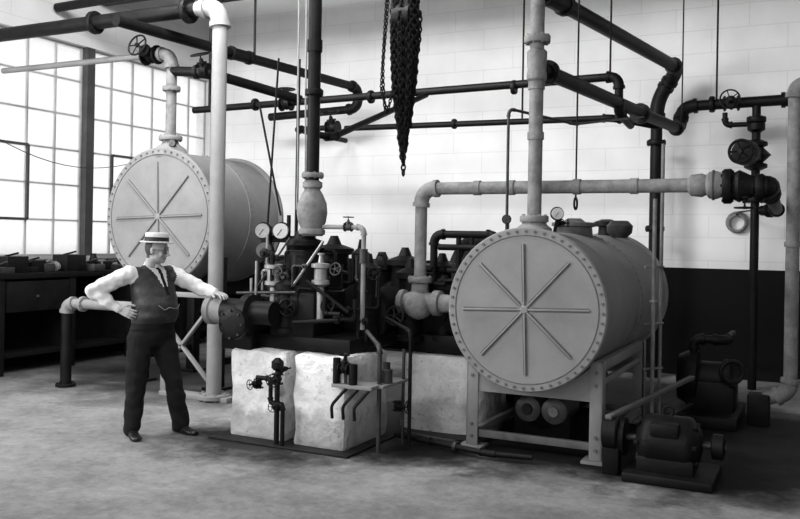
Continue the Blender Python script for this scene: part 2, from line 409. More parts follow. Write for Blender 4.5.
for b in (b2-.55, b2+.55):
    o.beam((b, 7.6, .3), (b, 8.5, .3), .05, .08, M_DARK)
o.done()

# ------------------------------------------------------------------ big light pipes
o = Obj('vertical_air_pipe')
x, y = -2.05, 6.56
o.cyl((x, y, tz+tR+.09), (x, y, 5.7), .056, M_LPIPE)
for z in (2.55, 2.95):
    o.cyl((x, y, z-.03), (x, y, z+.03), .066, M_LPIPE)
o.rev((x, y, 2.98), (0, 0, 1), [(0, .06), (.02, .08), (.05, .08), (.09, .075), (.2, .08), (.24, .08), (.26, .06)], M_LPIPE)
o.flange((x, y, 3.32), (0, 0, 1), .105, .06, M_LPIPE, 8)
o.done()

o = Obj('horizontal_air_pipe')
yy = 6.72; zz = 2.15
o.pipe([(-3.12, yy, 1.38), (-3.12, yy, zz), (-.86, yy, zz)], .054, M_LPIPE, er=.14)
for b in (-2.6, -2.3, -1.75, -1.3):
    o.cyl((b-.03, yy, zz), (b+.03, yy, zz), .062, M_LPIPE)
c = V((-3.12, yy, 1.16))
o.flange((-3.12, yy, 1.36), (0, 0, 1), .105, .05, M_LPIPE, 6)
o.rev(c-V((.2, 0, 0)), (1, 0, 0), [(0, .08), (.02, .105), (.06, .105), (.07, .075), (.2, .125), (.33, .075), (.34, .11), (.4, .11), (.41, .08), (.5, .075)], M_LPIPE)
o.cyl(c, c+V((0, 0, .17)), .075, M_LPIPE)
o.sph(c-V((0, .02, .02)), .13, M_LPIPE)
o.rev(c+V((.26, 0, 0)), (1, 0, 0), [(0, .07), (.1, .09), (.12, .12), (.17, .12), (.2, .06)], M_LPIPE)
o.rev((-.9, yy, zz), (1, 0, 0), [(0, .056), (.02, .08), (.1, .09), (.13, .075), (.15, .1), (.2, .105), (.26, .085)], M_LPIPE)
o.torus((-.72, yy, zz), (1, 0, 0), .103, .012, M_TANKD)
o.flange((-.62, yy, zz-.01), (1, 0, 0), .13, .06, M_DARK, 8)
o.rev((-.6, yy, zz-.01), (1, 0, 0), [(0, .09), (.06, .12), (.14, .08), (.2, .08)], M_DARK)
o.flange((-.4, yy, zz-.02), (1, 0, 0), .1, .05, M_DARK, 8)
o.pipe([(-.4, yy, zz-.02), (-.35, yy, zz-.02), (-.36, yy+.5, zz-.03), (-.45, 10.7, zz-.03), (-.62, 10.85, zz-.03)], .06, M_DARK)
o.valve((-.5, yy-.02, zz-.02), (1, 0, 0), .05, M_DARK, (0, 0, -1), .07)
o.done()

o = Obj('vertical_pipe_column')
x, y = -5.63, 7.08
o.pipe([(x, y, 0.05), (x, y, 4.1), (x-.4, y, 4.1)], .078, M_POST, er=.26, fm=M_POST)
o.pipe([(x-.3, y, 4.1), (BX+.02, y, 4.1)], .08, M_DARK)
o.flange((x-.42, y, 4.1), (1, 0, 0), .14, .06, M_DARK)
o.flange((-7.4, y, 4.1), (1, 0, 0), .13, .06, M_DARK)
o.flange((x, y, .04), (0, 0, 1), .17, .05, M_POST)
o.bb(-6.3, -5.4, y-.08, y+.08, 0, .05, M_POST, .005)
o.bb(-6.32, -6.24, y-.04, y+.04, .05, 1.1, M_POST, .004)
o.beam((-6.28, y, .75), (-5.66, y, .15), .05, .03, M_POST)
o.beam((-6.28, y, .3), (-5.66, y, 1.0), .05, .03, M_POST)
o.beam((-6.28, y, 1.08), (-5.66, y, 1.08), .05, .05, M_POST)
o.done()

o = Obj('pipe_rail')
o.pipe([(-7.53, 6.87, .75), (-7.53, 6.87, .93), (-6.38, 6.95, .93)], .055, M_POST, fm=M_POST)
o.cyl((-7.53, 6.87, 0.01), (-7.53, 6.87, .82), .06, M_DARK); o.flange((-7.53, 6.87, .02), (0, 0, 1), .11, .03, M_DARK)
o.flange((-7.3, 6.885, .93), (1, 0, 0), .085, .04, M_POST)
o.done()

o = Obj('vertical_air_pipe')
x, y = b2, 7.4
o.pipe([(x, y, z2+R2+.14), (x, y, 3.75), (x-.35, y, 3.75)], .058, M_LPIPE)
o.flange((x, y, 3.35), (0, 0, 1), .1, .05, M_LPIPE)
o.valve((x-.3, y, 3.75), (1, 0, 0), .08, M_DARK, (0, -1, .3), .12)
o.pipe([(x-.45, y, 3.75), (BX+.02, y, 3.75)], .035, M_POST, fit=False)
o.pipe([(x, y, 3.55), (x+.5, y, 3.5), (x+1.0, y+1.1, 3.34)], .055, M_DARK)
o.valve((x+.45, y, 3.52), (1, 0, 0), .06, M_DARK, (0, -.4, 1), .1)
o.done()

def P(name, pts, r, mat, **k):
    o = Obj(name); o.pipe(pts, r, mat, **k); return o
o = P('overhead_steam_pipe', [(-7.15, 8.5, 3.3), (-1.81, 8.5, 3.36), (-1.81, 8.5, 3.0), (-1.81, 9.1, 2.95)], .042, M_DARK)
for b in (-6.2, -4.6, -2.9): o.flange((b, 8.5, 3.32), (1, 0, 0), .075, .04, M_DARK, 6)
o.valve((-5.75, 8.5, 3.3), (1, 0, 0), .06, M_DARK, (0, 0, 1), .1)
o.cyl((-6.9, 8.5, 3.3), (-6.9, 8.5, 5.7), .02, M_DARK)
o.cyl((-1.9, 8.5, 3.3), (-1.9, 8.5, 5.7), .01, M_DARK)
o.done()
o = P('overhead_steam_pipe', [(-2.05, 6.66, 3.1), (-1.55, 10.77, 3.1), (-1.55, 10.9, 3.4), (-.31, 10.9, 3.42), (-.1, 10.9, 3.42), (-.1, 10.9, 2.0)], .065, M_DARK)
o.flange((-2.03, 6.8, 3.1), (.12, 1, 0), .1, .05, M_DARK)
o.flange((-1.75, 9.3, 3.1), (.1365, 1, 0), .11, .07, M_DARK); o.flange((-1.2, 10.9, 3.41), (1, 0, 0), .1, .05, M_DARK)
o.valve((-.98, 10.9, 3.41), (1, 0, 0), .07, M_DARK, (0, -1, .1), .11)
o.cyl((-1.15, 10.9, 3.4), (-1.15, 10.9, 5.7), .012, M_DARK)
o.done()
o = P('overhead_steam_pipe', [(-2.7, 4.5, 3.9), (-2.185, 7.5, 3.9), (-1.62, 11.05, 3.9), (-1.9, 11.2, 3.55), (-1.9, 11.2, 0)], .075, M_DARK)
o.pipe([(-2.7, 4.6, 3.9), (-2.72, 4.45, 3.9), (-2.72, 4.45, 5.0)], .075, M_DARK)
o.flange((-1.9, 11.2, 3.0), (0, 0, 1), .12, .06, M_DARK); o.flange((-1.9, 11.2, 1.9), (0, 0, 1), .12, .06, M_DARK)
o.done()
o = P('overhead_water_pipe', [(-5.8, 10, 3.2), (-2.2, 10, 3.17), (-1.75, 10.4, 3.1)], .038, M_DARK)
o.flange((-4.2, 10, 3.19), (1, 0, 0), .065, .04, M_DARK, 6)
o.valve((-6.0, 10, 3.22), (1, 0, 0), .07, M_DARK, (0, -.4, 1), .12)
o.pipe([(-6.1, 10, 3.22), (-6.6, 10, 3.22), (-6.6, 11.4, 3.22)], .038, M_DARK)
o.cyl((-3.3, 10, 3.2), (-3.3, 10, 5.7), .012, M_DARK)
o.done()
o = P('overhead_steam_pipe', [(-6.5, 6.5, 3.9), (-6.33, 8.35, 3.9), (-6.06, 10.8, 3.9), (-6.06, 10.8, 3.6), (-7.6, 10.8, 3.55)], .06, M_DARK)
o.cyl((-6.3, 8.6, 3.9), (-6.3, 8.6, 5.7), .015, M_DARK)
o.done()
o = P('overhead_water_pipe', [(BX+.05, 8.2, 4.75), (-2.2, 8.2, 4.85)], .06, M_DARK)
for b in (-8, -6, -4, -2.5): o.cyl((b, 8.2, 4.8), (b, 8.2, 5.7), .012, M_DARK)
o.flange((-5, 8.2, 4.8), (1, 0, 0), .1, .05, M_DARK)
o.done()
o = P('riser_pipe', [(-.70, 10.9, 3.36), (-.70, 10.9, 0)], .05, M_DARK)
o.rev((-.7, 10.9, 2.6), (0, 0, 1), [(0, .07), (.03, .13), (.07, .13), (.09, .08), (.18, .17), (.27, .08), (.29, .13), (.33, .13), (.36, .07)], M_DARK)
o.cyl((-.7, 10.9, 2.78), (-.78, 10.65, 2.78), .11, M_DARK); o.cyl((-.78, 10.65, 2.78), (-.8, 10.55, 2.78), .15, M_DARK)
o.wheel((-.83, 10.42, 2.78), (-.25, -1, 0), .13, M_DARK, 5, .018)
o.flange((-.7, 10.9, 3.2), (0, 0, 1), .11, .06, M_DARK); o.flange((-.7, 10.9, 2.25), (0, 0, 1), .12, .06, M_DARK)
o.rev((-.7, 10.9, 3.05), (0, 0, 1), [(0, .06), (.03, .1), (.1, .1), (.13, .06)], M_DARK)
o.pipe([(-.7, 10.9, 3.15), (-1.05, 10.9, 3.15), (-1.05, 10.9, 3.3)], .03, M_DARK)
# coiled hose hung on a hook off this riser
o.torus((-.95, AY-.05, 2.0), (0, 1, 0), .12, .02, M_LPIPE); o.torus((-.95, AY-.08, 1.99), (0, 1, 0), .1, .016, M_LPIPE)
o.cyl((-.95, AY-.01, 2.1), (-.95, AY-.12, 2.1), .015, M_DARK); o.cyl((-.95, AY-.03, 2.13), (-.7, 10.95, 2.13), .01, M_DARK)
o.done()
o = P('riser_pipe', [(-.02, 8.78, 3.22), (-.23, 8.78, 3.22), (-.23, 8.78, .33), (-.45, 8.78, .25)], .062, M_LPIPE, er=.14)
o.flange((-.14, 8.78, 3.22), (1, 0, 0), .13, .07, M_DARK); o.pipe([(-.1, 8.78, 3.22), (.6, 8.78, 3.22), (.6, 8.78, 5.7)], .1, M_DARK)
o.cyl((-.23, 8.78, 1.7), (-.23, 8.78, 1.75), .075, M_LPIPE)
o.bb(-.6, -.4, 8.68, 8.88, 0, .3, M_DARK, .02)
o.done()
o = Obj('drop_pipe')
o.cyl((-1.30, 7.66, 0), (-1.30, 7.66, 2.1), .018, M_LPIPE); o.cyl((-1.27, 7.85, 0), (-1.27, 7.85, 2.6), .016, M_LPIPE)
for z in (.6, 1.0, 1.5): o.beam((-1.38, 7.66, z), (-1.25, 7.85, z), .03, .02, M_LPIPE)
o.flange((-1.3, 7.66, 1.2), (0, 0, 1), .035, .02, M_BRT, 4)
o.done()
o = P('drop_pipe', [(-2.28, 6.56, 1.74), (-2.28, 6.56, 2.78), (-1.9, 7.2, 2.72), (-1.7, 9.2, 3.05)], .012, M_MID, er=.06)
o.done()
for (b, a, z0) in ((-1.95, 7.45, 2.1), (-1.45, 10.2, 3.2)):
    o = Obj('hanger_rod'); o.cyl((b, a, z0), (b, a, 5.7), .008, M_DARK); o.torus((b, a, z0-.05), (1, 0, 0), .05, .01, M_DARK); o.done()

# ------------------------------------------------------------------ foundations
o = Obj('concrete_foundation_block'); o.bb(-4.5, -3.93, 5.87, 7.3, 0, .76, M_CONC, .04, sub=6, disp=.022); o.done()
o = Obj('concrete_foundation_block'); o.bb(-3.84, -3.35, 5.84, 6.6, 0, .75, M_CONC, .04, sub=6, disp=.022, seed=3); o.done()
o = Obj('concrete_foundation_block')
rings = []
n = 40
for (z, k) in ((0, 1.02), (.1, 1), (.25, 1.0), (.4, .99), (.55, 1.0), (.65, .98), (.68, .94)):
    ring = []
    for i in range(n):
        t = 2*math.pi*i/n; c, s_ = math.cos(t), math.sin(t); e = .55
        p = V((-3.02+.42*k*math.copysign(abs(c)**e, c), 7.25+.4*k*math.copysign(abs(s_)**e, s_), z))
        p += noise.noise_vector(p*6)*.015*(1 if z > .02 else 0); ring.append(p)
    rings.append(ring)
o.loft(rings, M_CONC); o.done()
o = Obj('oil_and_shadow_slab')  # dark sheet for oil stain and the shadow at the block bases
o.bb(-4.6, -3.25, 5.72, 7.9, 0, .02, M_OIL_SHADE, .004); o.bb(-3.25, -2.62, 6.7, 8.6, 0, .02, M_OIL_SHADE, .004); o.done()
o = Obj('floor_drain_pipe')
o.pipe([(-3.2, 6.45, .05), (-2.9, 6.4, .05), (-2.3, 6.25, .05), (-1.95, 6.3, .05)], .022, M_DARK)
o.pipe([(-3.15, 6.58, .04), (-2.7, 6.5, .04), (-2.62, 6.46, .04)], .018, M_MID)
o.flange((-2.6, 6.33, .05), (1, -.1, 0), .04, .03, M_MID, 6)
o.done()

# ------------------------------------------------------------------ compressor
o = Obj('steam_driven_air_compressor')
D, MD, BR = M_DARK, M_MID, M_BRT
o.bb(-4.4, -3.4, 6.0, 7.2, .76, .88, D, .02)
o.bb(-4.1, -2.65, 6.95, 8.9, .70, .86, D, .02)
o.rev((-4.74, 5.86, 1.07), (1, 0, 0), [(0, .05), (.01, .10), (.03, .125), (.08, .125), (.09, .11), (.2, .11)], M_TANK)
o.rev((-4.54, 5.86, 1.07), (1, 0, 0), [(0, .11), (.2, .11), (.21, .15), (.28, .15), (.3, .1), (.5, .1)], D)
for i in range(8):
    t = 2*math.pi*i/8; o.cyl((-4.735, 5.86+math.cos(t)*.105, 1.07+math.sin(t)*.105), (-4.70, 5.86+math.cos(t)*.105, 1.07+math.sin(t)*.105), .01, D, n=6)
o.bb(-4.62, -4.3, 5.9, 6.05, .74, 1.0, D, .01)
o.rev((-4.36, 5.68, .98), (0, 1, 0), [(0, .05), (.005, .11), (.02, .135), (.07, .135), (.08, .11), (.5, .11)], D)
for i in range(8):
    t = 2*math.pi*i/8; o.cyl((-4.36+math.cos(t)*.115, 5.67, .98+math.sin(t)*.115), (-4.36+math.cos(t)*.115, 5.70, .98+math.sin(t)*.115), .01, MD, n=6)
o.bb(-4.2, -3.75, 6.0, 6.7, .86, 1.25, D, .03)
o.rev((-3.98, 6.2, 1.2), (0, 0, 1), [(0, .17), (.05, .2), (.1, .2), (.11, .15), (.35, .14), (.4, .12), (.44, .16), (.48, .16), (.5, .1), (.56, .08)], D)
o.rev((-3.91, 6.2, 1.72), (0, 0, 1), [(0, .09), (.02, .115), (.05, .115), (.07, .095), (.12, .12), (.2, .132), (.28, .125), (.36, .09), (.4, .065), (.42, .085), (.46, .085), (.48, .05)], M_LPIPE)
o.cyl((-3.91, 6.2, 2.2), (-3.91, 6.2, 5.7), .055, D)
o.flange((-3.91, 6.2, 2.95), (0, 0, 1), .08, .05, D); o.cyl((-3.91, 6.2, 3.3), (-3.91, 6.2, 3.4), .065, D); o.flange((-3.91, 6.2, 2.24), (0, 0, 1), .095, .04, M_LPIPE)
o.pipe([(-3.91, 6.2, 2.6), (-3.91, 6.5, 2.6), (-3.91, 8.5, 3.3)], .03, D)
o.cyl((-4.34, 6.2, .86), (-4.34, 6.2, 1.8), .018, D); o.cyl((-4.16, 6.22, .86), (-4.16, 6.22, 1.9), .018, D)
o.bb(-4.44, -4.08, 6.2, 6.23, 1.66, 1.72, D, .005)
for (b, z, R, f) in ((-4.36, 1.76, .07, M_BRT), (-4.17, 1.76, .072, M_DIAL), (-4.34, 1.59, .075, M_TANKD)):
    o.gauge((b, 6.13, z), (.35, -1, 0), R, D, f)
for (b, a, z) in ((-4.17, 6.02, 1.28), (-3.72, 6.05, 1.3)):
    o.cyl((b, a, z-.3), (b, a, z), .03, BR)
    o.rev((b, a, z), (0, 0, 1), [(0, .04), (.02, .075), (.05, .075), (.06, .055), (.15, .055), (.16, .08), (.19, .08), (.2, .025), (.26, .015), (.265, .03), (.28, .03)], BR)
o.pipe([(-3.8, 6.2, 1.8), (-3.4, 6.2, 1.8), (-3.4, 6.2, .95)], .02, M_POST, er=.06)
o.valve((-3.55, 6.2, 1.8), (1, 0, 0), .028, MD, (0, 0, 1), .045)
o.cyl((-3.4, 6.2, 1.5), (-3.4, 6.2, 1.62), .035, MD)
for (b, a, z0, z1, r) in ((-3.45, 6.4, .75, 1.5, .075), (-3.62, 6.55, .8, 1.62, .06), (-3.3, 6.9, .8, 1.45, .1), (-3.05, 7.1, .8, 1.3, .12), (-4.05, 6.05, .9, 1.35, .08), (-3.55, 7.3, .8, 1.55, .13), (-3.85, 7.4, .8, 1.5, .14), (-3.25, 7.5, .8, 1.5, .12), (-4.3, 6.5, .8, 1.5, .15), (-4.1, 6.9, .8, 1.65, .14)):
    o.rev((b, a, z0), (0, 0, 1), [(0, r*1.3), (.04, r*1.3), (.05, r), (z1-z0-.1, r), (z1-z0-.09, r*1.35), (z1-z0-.04, r*1.35), (z1-z0, r*.5), (z1-z0+.08, r*.25)], D)
for (b, a, z, R, m, ax) in ((-3.58, 6.05, 1.45, .05, MD, (0, -1, .2)), (-3.62, 6.0, 1.15, .06, D, (0, -1, .2)), (-3.98, 5.95, 1.12, .07, D, (.2, -1, 0)), (-4.05, 5.9, 1.42, .04, MD, (.2, -1, .3)), (-3.3, 6.2, 1.42, .05, D, (.4, -1, 0)), (-3.25, 6.5, 1.05, .08, D, (0, -1, .2))):
    o.wheel((b, a, z), ax, R, m, 5, R*.14); o.cyl((b, a, z), V((b, a, z))-V(ax).normalized()*.2, .014, m, n=8)
for p, q, r, m in (((-4.1, 5.98, 1.1), (-3.7, 6.05, 1.68), .012, BR), ((-4.38, 6.0, 1.2), (-4.0, 6.0, 1.7), .009, MD), ((-4.3, 5.95, 1.5), (-4.3, 5.95, .9), .012, BR), ((-3.8, 5.95, 1.35), (-3.45, 6.05, 1.1), .016, D), ((-4.5, 5.95, 1.22), (-3.9, 5.95, 1.25), .012, MD), ((-3.9, 5.92, 1.0), (-3.5, 5.98, 1.04), .018, D), ((-4.3, 6.3, 1.9), (-4.55, 6.3, 2.9), .01, D), ((-4.5, 6.3, .8), (-4.35, 6.3, 3.3), .010, D), ((-4.2, 6.4, 1.6), (-4.2, 6.4, 3.3), .016, D)):
    o.cyl(p, q, r, m, n=10)
for k in range(40):
    a0_ = V((random.uniform(-4.4, -3.35), random.uniform(5.96, 6.5), random.uniform(.95, 1.6)))
    d1 = V((random.choice((-1, 1))*random.uniform(.06, .18), 0, 0)); d2 = V((0, 0, random.choice((-1, 1))*random.uniform(.08, .3)))
    m = random.choice((MD, D, D, D, D, BR, MD)); r_ = random.uniform(.007, .02)
    if m is BR: r_ = min(r_, .012)
    o.pipe([a0_, a0_+d1, a0_+d1+d2], r_, m, er=.03, n=8)
    if k % 3 == 0: o.rev(a0_, (0, -1, 0), [(0, r_*2.2), (.02, r_*2.2), (.025, r_), (.05, r_)], m, 10)
for k in range(16):
    p = V((random.uniform(-3.3, -2.75), random.uniform(6.75, 7.2), random.uniform(.85, 1.45)))
    d1 = V((random.uniform(-.2, .2), 0, 0)); d2 = V((0, 0, random.choice((-1, 1))*random.uniform(.1, .3)))
    o.pipe([p, p+d1, p+d1+d2], random.uniform(.012, .03), random.choice((MD, D, D)), er=.04, n=8)
o.rev((-3.6, 6.5, 1.05), (0, 1, 0), [(0, .2), (.02, .26), (.1, .26), (.12, .21), (.75, .21), (.77, .27), (.85, .27), (.9, .17), (1.4, .15), (1.45, .2)], D)
o.bb(-3.35, -2.75, 7.0, 8.8, .86, 1.15, D, .05)
o.bb(-3.9, -3.0, 7.5, 8.6, .86, 1.45, D, .08); o.rev((-3.0, 8.0, 1.3), (1, 0, 0), [(0, .3), (.05, .33), (.12, .33), (.15, .2), (.3, .18)], D)
o.rev((-3.2, 6.95, 1.1), (0, 1, 0), [(0, .1), (.01, .2), (.03, .24), (.1, .24), (.12, .2), (.6, .2), (.62, .24), (.7, .24)], D)
fw = V((-3.35, 8.75, 1.0))
for dx in (-.06, .06): o.torus(fw+V((dx, 0, 0)), (1, 0, 0), .72, .06, D, 48, 10)
o.rev(fw-V((.14, 0, 0)), (1, 0, 0), [(0, .12), (.28, .12)], D)
for i in range(6):
    t = math.pi*2*i/6+.3; o.beam(fw, fw+V((0, math.cos(t)*.7, math.sin(t)*.7)), .09, .06, D)
o.cyl((-3.9, 8.75, 1.0), (-2.7, 8.75, 1.0), .07, MD)
for b in (-3.75, -2.85): o.bb(b-.1, b+.1, 8.5, 8.95, .0, 1.18, D, .05)
o.pipe([(-3.25, 7.3, 1.1), (-3.25, 7.3, 1.76), (-2.62, 7.3, 1.76), (-2.62, 7.3, .86)], .036, D)
o.pipe([(-3.2, 7.3, 1.64), (-2.62, 7.3, 1.64)], .03, D, fit=False)
for b in (-3.0, -2.87, -2.74): o.cyl((b, 7.3, .9), (b, 7.3, 1.74), .025, D)
o.bb(-3.1, -2.65, 7.32, 7.6, .86, 1.5, D, .05)
o.pipe([(-2.75, 7.0, 1.0), (-2.75, 7.0, 1.45), (-2.55, 7.4, 1.45), (-2.5, 8.0, 1.45)], .04, D)
o.wheel((-2.72, 6.95, 1.5), (.3, -1, .1), .08, D, 5, .014)
o.done()

o = Obj('drain_valve_manifold')
o.pipe([(-3.95, 5.78, .02), (-3.95, 5.78, .62), (-3.95, 5.95, .62)], .022, D, er=.05)
o.pipe([(-3.88, 5.76, .02), (-3.88, 5.76, .35), (-4.0, 5.76, .35), (-4.0, 5.76, .55), (-4.14, 5.76, .55)], .018, D, er=.04)
o.valve((-3.95, 5.78, .55), (0, 0, 1), .035, D, (.2, -1, 0), .05); o.valve((-4.12, 5.76, .5), (0, 0, 1), .03, D, (-.3, -1, 0), .04)
o.valve((-3.93, 5.77, .33), (1, 0, 0), .028, D, (0, -1, .1), .04)
o.rev((-3.95, 5.78, .62), (0, 0, 1), [(0, .03), (.02, .05), (.07, .05), (.1, .02)], D); o.done()
o = Obj('oil_pump_shelf')
q = .16
o.bb(-3.6+q, -3.24+q, 5.78, 6.0, .53, .56, M_TANK, .004)
o.bb(-3.36+q, -3.2+q, 5.9, 6.35, .53, .555, M_TANK, .004)
for (b, a) in ((-3.26+q, 5.95), (-3.22+q, 6.3), (-3.5+q, 5.83)): o.cyl((b, a, .02 if b > -3.3 else .5), (b, a, .8), .013, MD)
o.pipe([(-3.26+q, 5.95, .02), (-3.26+q, 5.95, .85), (-3.3, 6.1, .95)], .018, MD)
o.pipe([(-3.16+q, 6.3, .02), (-3.16+q, 6.3, .95), (-3.3, 6.4, 1.05)], .016, D)
o.valve((-3.5+q, 5.81, .68), (1, 0, 0), .035, D, (0, 0, 1), .04); o.cyl((-3.57+q, 5.81, .56), (-3.57+q, 5.81, .76), .03, D)
o.cyl((-3.42+q, 5.81, .56), (-3.42+q, 5.81, .72), .035, D)
for b in (-3.52+q, -3.42+q, -3.32+q):
    o.pipe([(b+.05, 5.8, .53), (b+.04, 5.75, .5), (b-.04, 5.72, .4), (b-.03, 5.72, .3)], .013, D, fit=False, n=8)
o.rev((-3.25+q, 6.05, .56), (0, 0, 1), [(0, .05), (.1, .05), (.11, .03), (.16, .03)], MD); o.valve((-3.22+q, 6.2, .35), (0, 0, 1), .03, D, (1, 0, 0), .05)
o.done()

# ------------------------------------------------------------------ motor, right foreground
o = Obj('belt_driven_motor')
cx, cy = -.97, 6.4
o.bb(cx-.28, cx+.34, cy-.24, cy+.35, 0, .07, D, .015)
o.rev((cx-.22, cy+.02, .27), (1, 0, 0), [(0, .05), (.01, .11), (.05, .16), (.07, .18), (.1, .19), (.36, .19), (.39, .18), (.41, .15), (.45, .11), (.46, .05)], D)
for sx in (-.2, .2):
    for k in range(6):
        t = math.pi*2*k/6; o.beam((cx+sx, cy+.02+math.cos(t)*.06, .27+math.sin(t)*.06), (cx+sx, cy+.02+math.cos(t)*.16, .27+math.sin(t)*.16), .03, .03, D)
o.bb(cx-.2, cx+.2, cy-.14, cy+.16, .05, .18, D, .02)
o.bb(cx-.1, cx+.1, cy-.18, cy-.05, .33, .43, D, .02)
o.cyl((cx-.42, cy+.02, .27), (cx+.4, cy+.02, .27), .025, MD)
o.rev((cx-.4, cy+.02, .27), (1, 0, 0), [(0, .12), (.005, .14), (.1, .14), (.105, .12)], D)
o.rev((cx+.3, cy+.02, .27), (1, 0, 0), [(0, .07), (.01, .09), (.08, .09), (.09, .07)], D)
o.torus((cx, cy+.02, .49), (0, 1, 0), .035, .01, D)
o.beam((-1.38, 6.3, .42), (-1.02, 8.1, .5), .05, .03, M_TANKD)
o.beam((-1.35, 6.3, .2), (-1.02, 8.1, .26), .05, .015, D)
o.rev((-1.42, 6.36, .3), (1, 0, 0), [(0, .11), (.01, .12), (.1, .12), (.11, .11)], D)
o.bb(-1.42, -1.30, 6.3, 6.42, 0, .3, D, .01)
o.done()
o = Obj('circulating_pump')
o.bb(-1.3, -.65, 8.3, 9.3, 0, .12, D, .02)
o.rev((-1.25, 8.8, .4), (1, 0, 0), [(0, .1), (.02, .22), (.1, .26), (.2, .26), (.22, .17), (.42, .17), (.44, .2), (.5, .2), (.52, .1)], D)
o.bb(-1.15, -.7, 8.6, 9.0, .1, .4, D, .03)
o.pipe([(-1.1, 8.8, .6), (-1.1, 8.8, .78), (-.8, 8.8, .78), (-.8, 9.5, .78)], .04, D)
o.torus((-.72, 8.5, .52), (.4, -1, 0), .1, .022, D)
o.cyl((-.72, 8.5, .42), (-.72, 8.8, .3), .03, D)
o.done()

# ------------------------------------------------------------------ chain hoist
o = Obj('chain_hoist')
hx, hy = -3.36, 6.72
def chain(o, pts, L=.045, mat=D):
    pp, _ = round_path(pts, .15, 5)
    d = 0; k = 0
    for p, q in zip(pp[:-1], pp[1:]):
        seg = (q-p).length
        while d < seg:
            c = p+(q-p)*(d/seg); t = (q-p).normalized(); u, v, w = frame(t)
            ax = u if k % 2 else v
            other = v if k % 2 else u
            n, m = 8, 4; rings = []
            for a in range(n):
                an = 2*math.pi*a/n; dd = t*math.cos(an)+other*math.sin(an)
                cc = c+t*math.cos(an)*L*.5+other*math.sin(an)*L*.32
                rings.append([cc+(dd*math.cos(2*math.pi*j/m)+ax*math.sin(2*math.pi*j/m))*L*.15 for j in range(m)])
            o.loft(rings, mat, close=True)
            d += L*.75; k += 1
        d -= seg
o.cyl((hx, hy, 3.9), (hx, hy, 5.7), .02, D)
o.rev((hx-.05, hy, 3.66), (1, 0, 0), [(0, .06), (.02, .12), (.06, .13), (.14, .13), (.18, .12), (.2, .06)], D)
o.bb(hx-.06, hx+.12, hy-.08, hy+.08, 3.4, 4.0, D, .02)
o.torus((hx+.08, hy, 3.3), (0, 1, 0), .07, .025, D)
o.bb(hx-.45, hx+.2, hy-.09, hy+.09, 4.0, 4.2, D, .03)
o.rev((hx-.35, hy, 4.05), (0, 0, 1), [(0, .1), (.3, .12), (.35, .06), (1.65, .03)], D)
for k in range(56):
    r0 = .135*math.sqrt(random.random()); an = random.uniform(0, 6.28)
    zt = random.uniform(3.45, 3.95); zb = 2.25+1.0*(r0/.135)*random.uniform(.45, 1)
    x0, y0 = hx+.06+r0*math.cos(an), hy+r0*math.sin(an)
    chain(o, [(x0, y0, zt), (hx+.06+r0*.95*math.cos(an), hy+r0*.95*math.sin(an), (zt+zb)/2), (hx+.06+.45*r0*math.cos(an), hy+.45*r0*math.sin(an), zb)], .06)
chain(o, [(hx-.08, hy-.05, 4.0), (hx-.14, hy-.05, 3.2), (hx-.1, hy-.05, 2.75), (hx+.02, hy-.02, 3.3)], .04)
chain(o, [(hx-.12, hy, 4.2), (hx-.18, hy, 3.0), (hx-.1, hy, 2.85)], .035)
chain(o, [(hx+.17, hy, 5.6), (hx+.17, hy, 3.5)], .045)
o.done()

o = Obj('hanging_rope')
for (b, a, z0) in ((-4.14, 6.3, 1.95), (-4.06, 6.3, 1.9)):
    pts = [V((b+.012*math.sin(k*.7), a+.01*math.cos(k), z0+(5.7-z0)*k/14)) for k in range(15)]
    o.sweep(pts, .008, M_ROPE, 8)
o.done()
o = Obj('hanging_cable')
pts = [V((-9.1, 6.2+4.5*t, 3.3-.9*math.sin(math.pi*min(t*1.1, 1))*.6-.3*t)) for t in [k/20 for k in range(21)]]
o.sweep(pts, .006, M_MID, 6); o.done()

# ------------------------------------------------------------------ workbench
o = Obj('workbench')
wx = BX+.08
o.bb(wx, -8.62, 3.6, 11.3, 1.15, 1.22, M_WOOD, .01)
o.bb(wx, -8.7, 3.7, 11.2, .2, .24, M_WOOD); o.bb(wx, wx+.04, 3.6, 11.3, 0, 1.15, M_WOOD)
for k in range(8):
    a = 3.7+k*1.07
    o.bb(-8.74, -8.64, a-.05, a+.05, 0, 1.15, M_WOOD, .005); o.bb(wx, -8.7, a-.03, a+.03, .2, 1.15, M_WOOD)
    if k % 2: o.bb(-8.68, -8.63, a+.07, a+1.0, .75, 1.12, M_WOOD, .01); o.sph((-8.62, a+.5, .93), .02, M_MID)
o.done()
o = Obj('bench_tools_and_parts')
for k in range(42):
    a = 5.4+k*.135+random.uniform(-.05, .05); b = random.uniform(-9.05, -8.75); s = random.uniform(.06, .14); m = random.choice((M_CLUT, M_MID, M_TANK, M_DARK, M_CLUT, M_DARK))
    c = random.randrange(4)
    if c == 0: o.bb(b-s, b+s, a-s, a+s*1.4, 1.22, 1.22+s*1.6, m, .008); o.cyl((b, a-s*.5, 1.22+s*1.6), (b, a+s, 1.22+s*1.9), .012, m)
    elif c == 1: o.rev((b, a, 1.22), (0, 0, 1), [(0, s*.8), (s, s*.8), (s*1.1, s*.5), (s*1.8, s*.3), (s*1.9, s*.35)], m)
    elif c == 2: o.rev((b, a-s, 1.22+s*.7), (0, 1, 0), [(0, s*.4), (.01, s*.7), (s*.4, s*.7), (s*.5, s*.45), (s*1.8, s*.45), (s*1.9, s*.6)], m)
    else: o.bb(b-s*1.3, b+s*1.3, a-s*.8, a+s*.8, 1.22, 1.22+s*.7, m, .006); o.cyl((b-s, a, 1.22+s*.7), (b+s, a, 1.22+s*1.3), .014, m)
o.done()

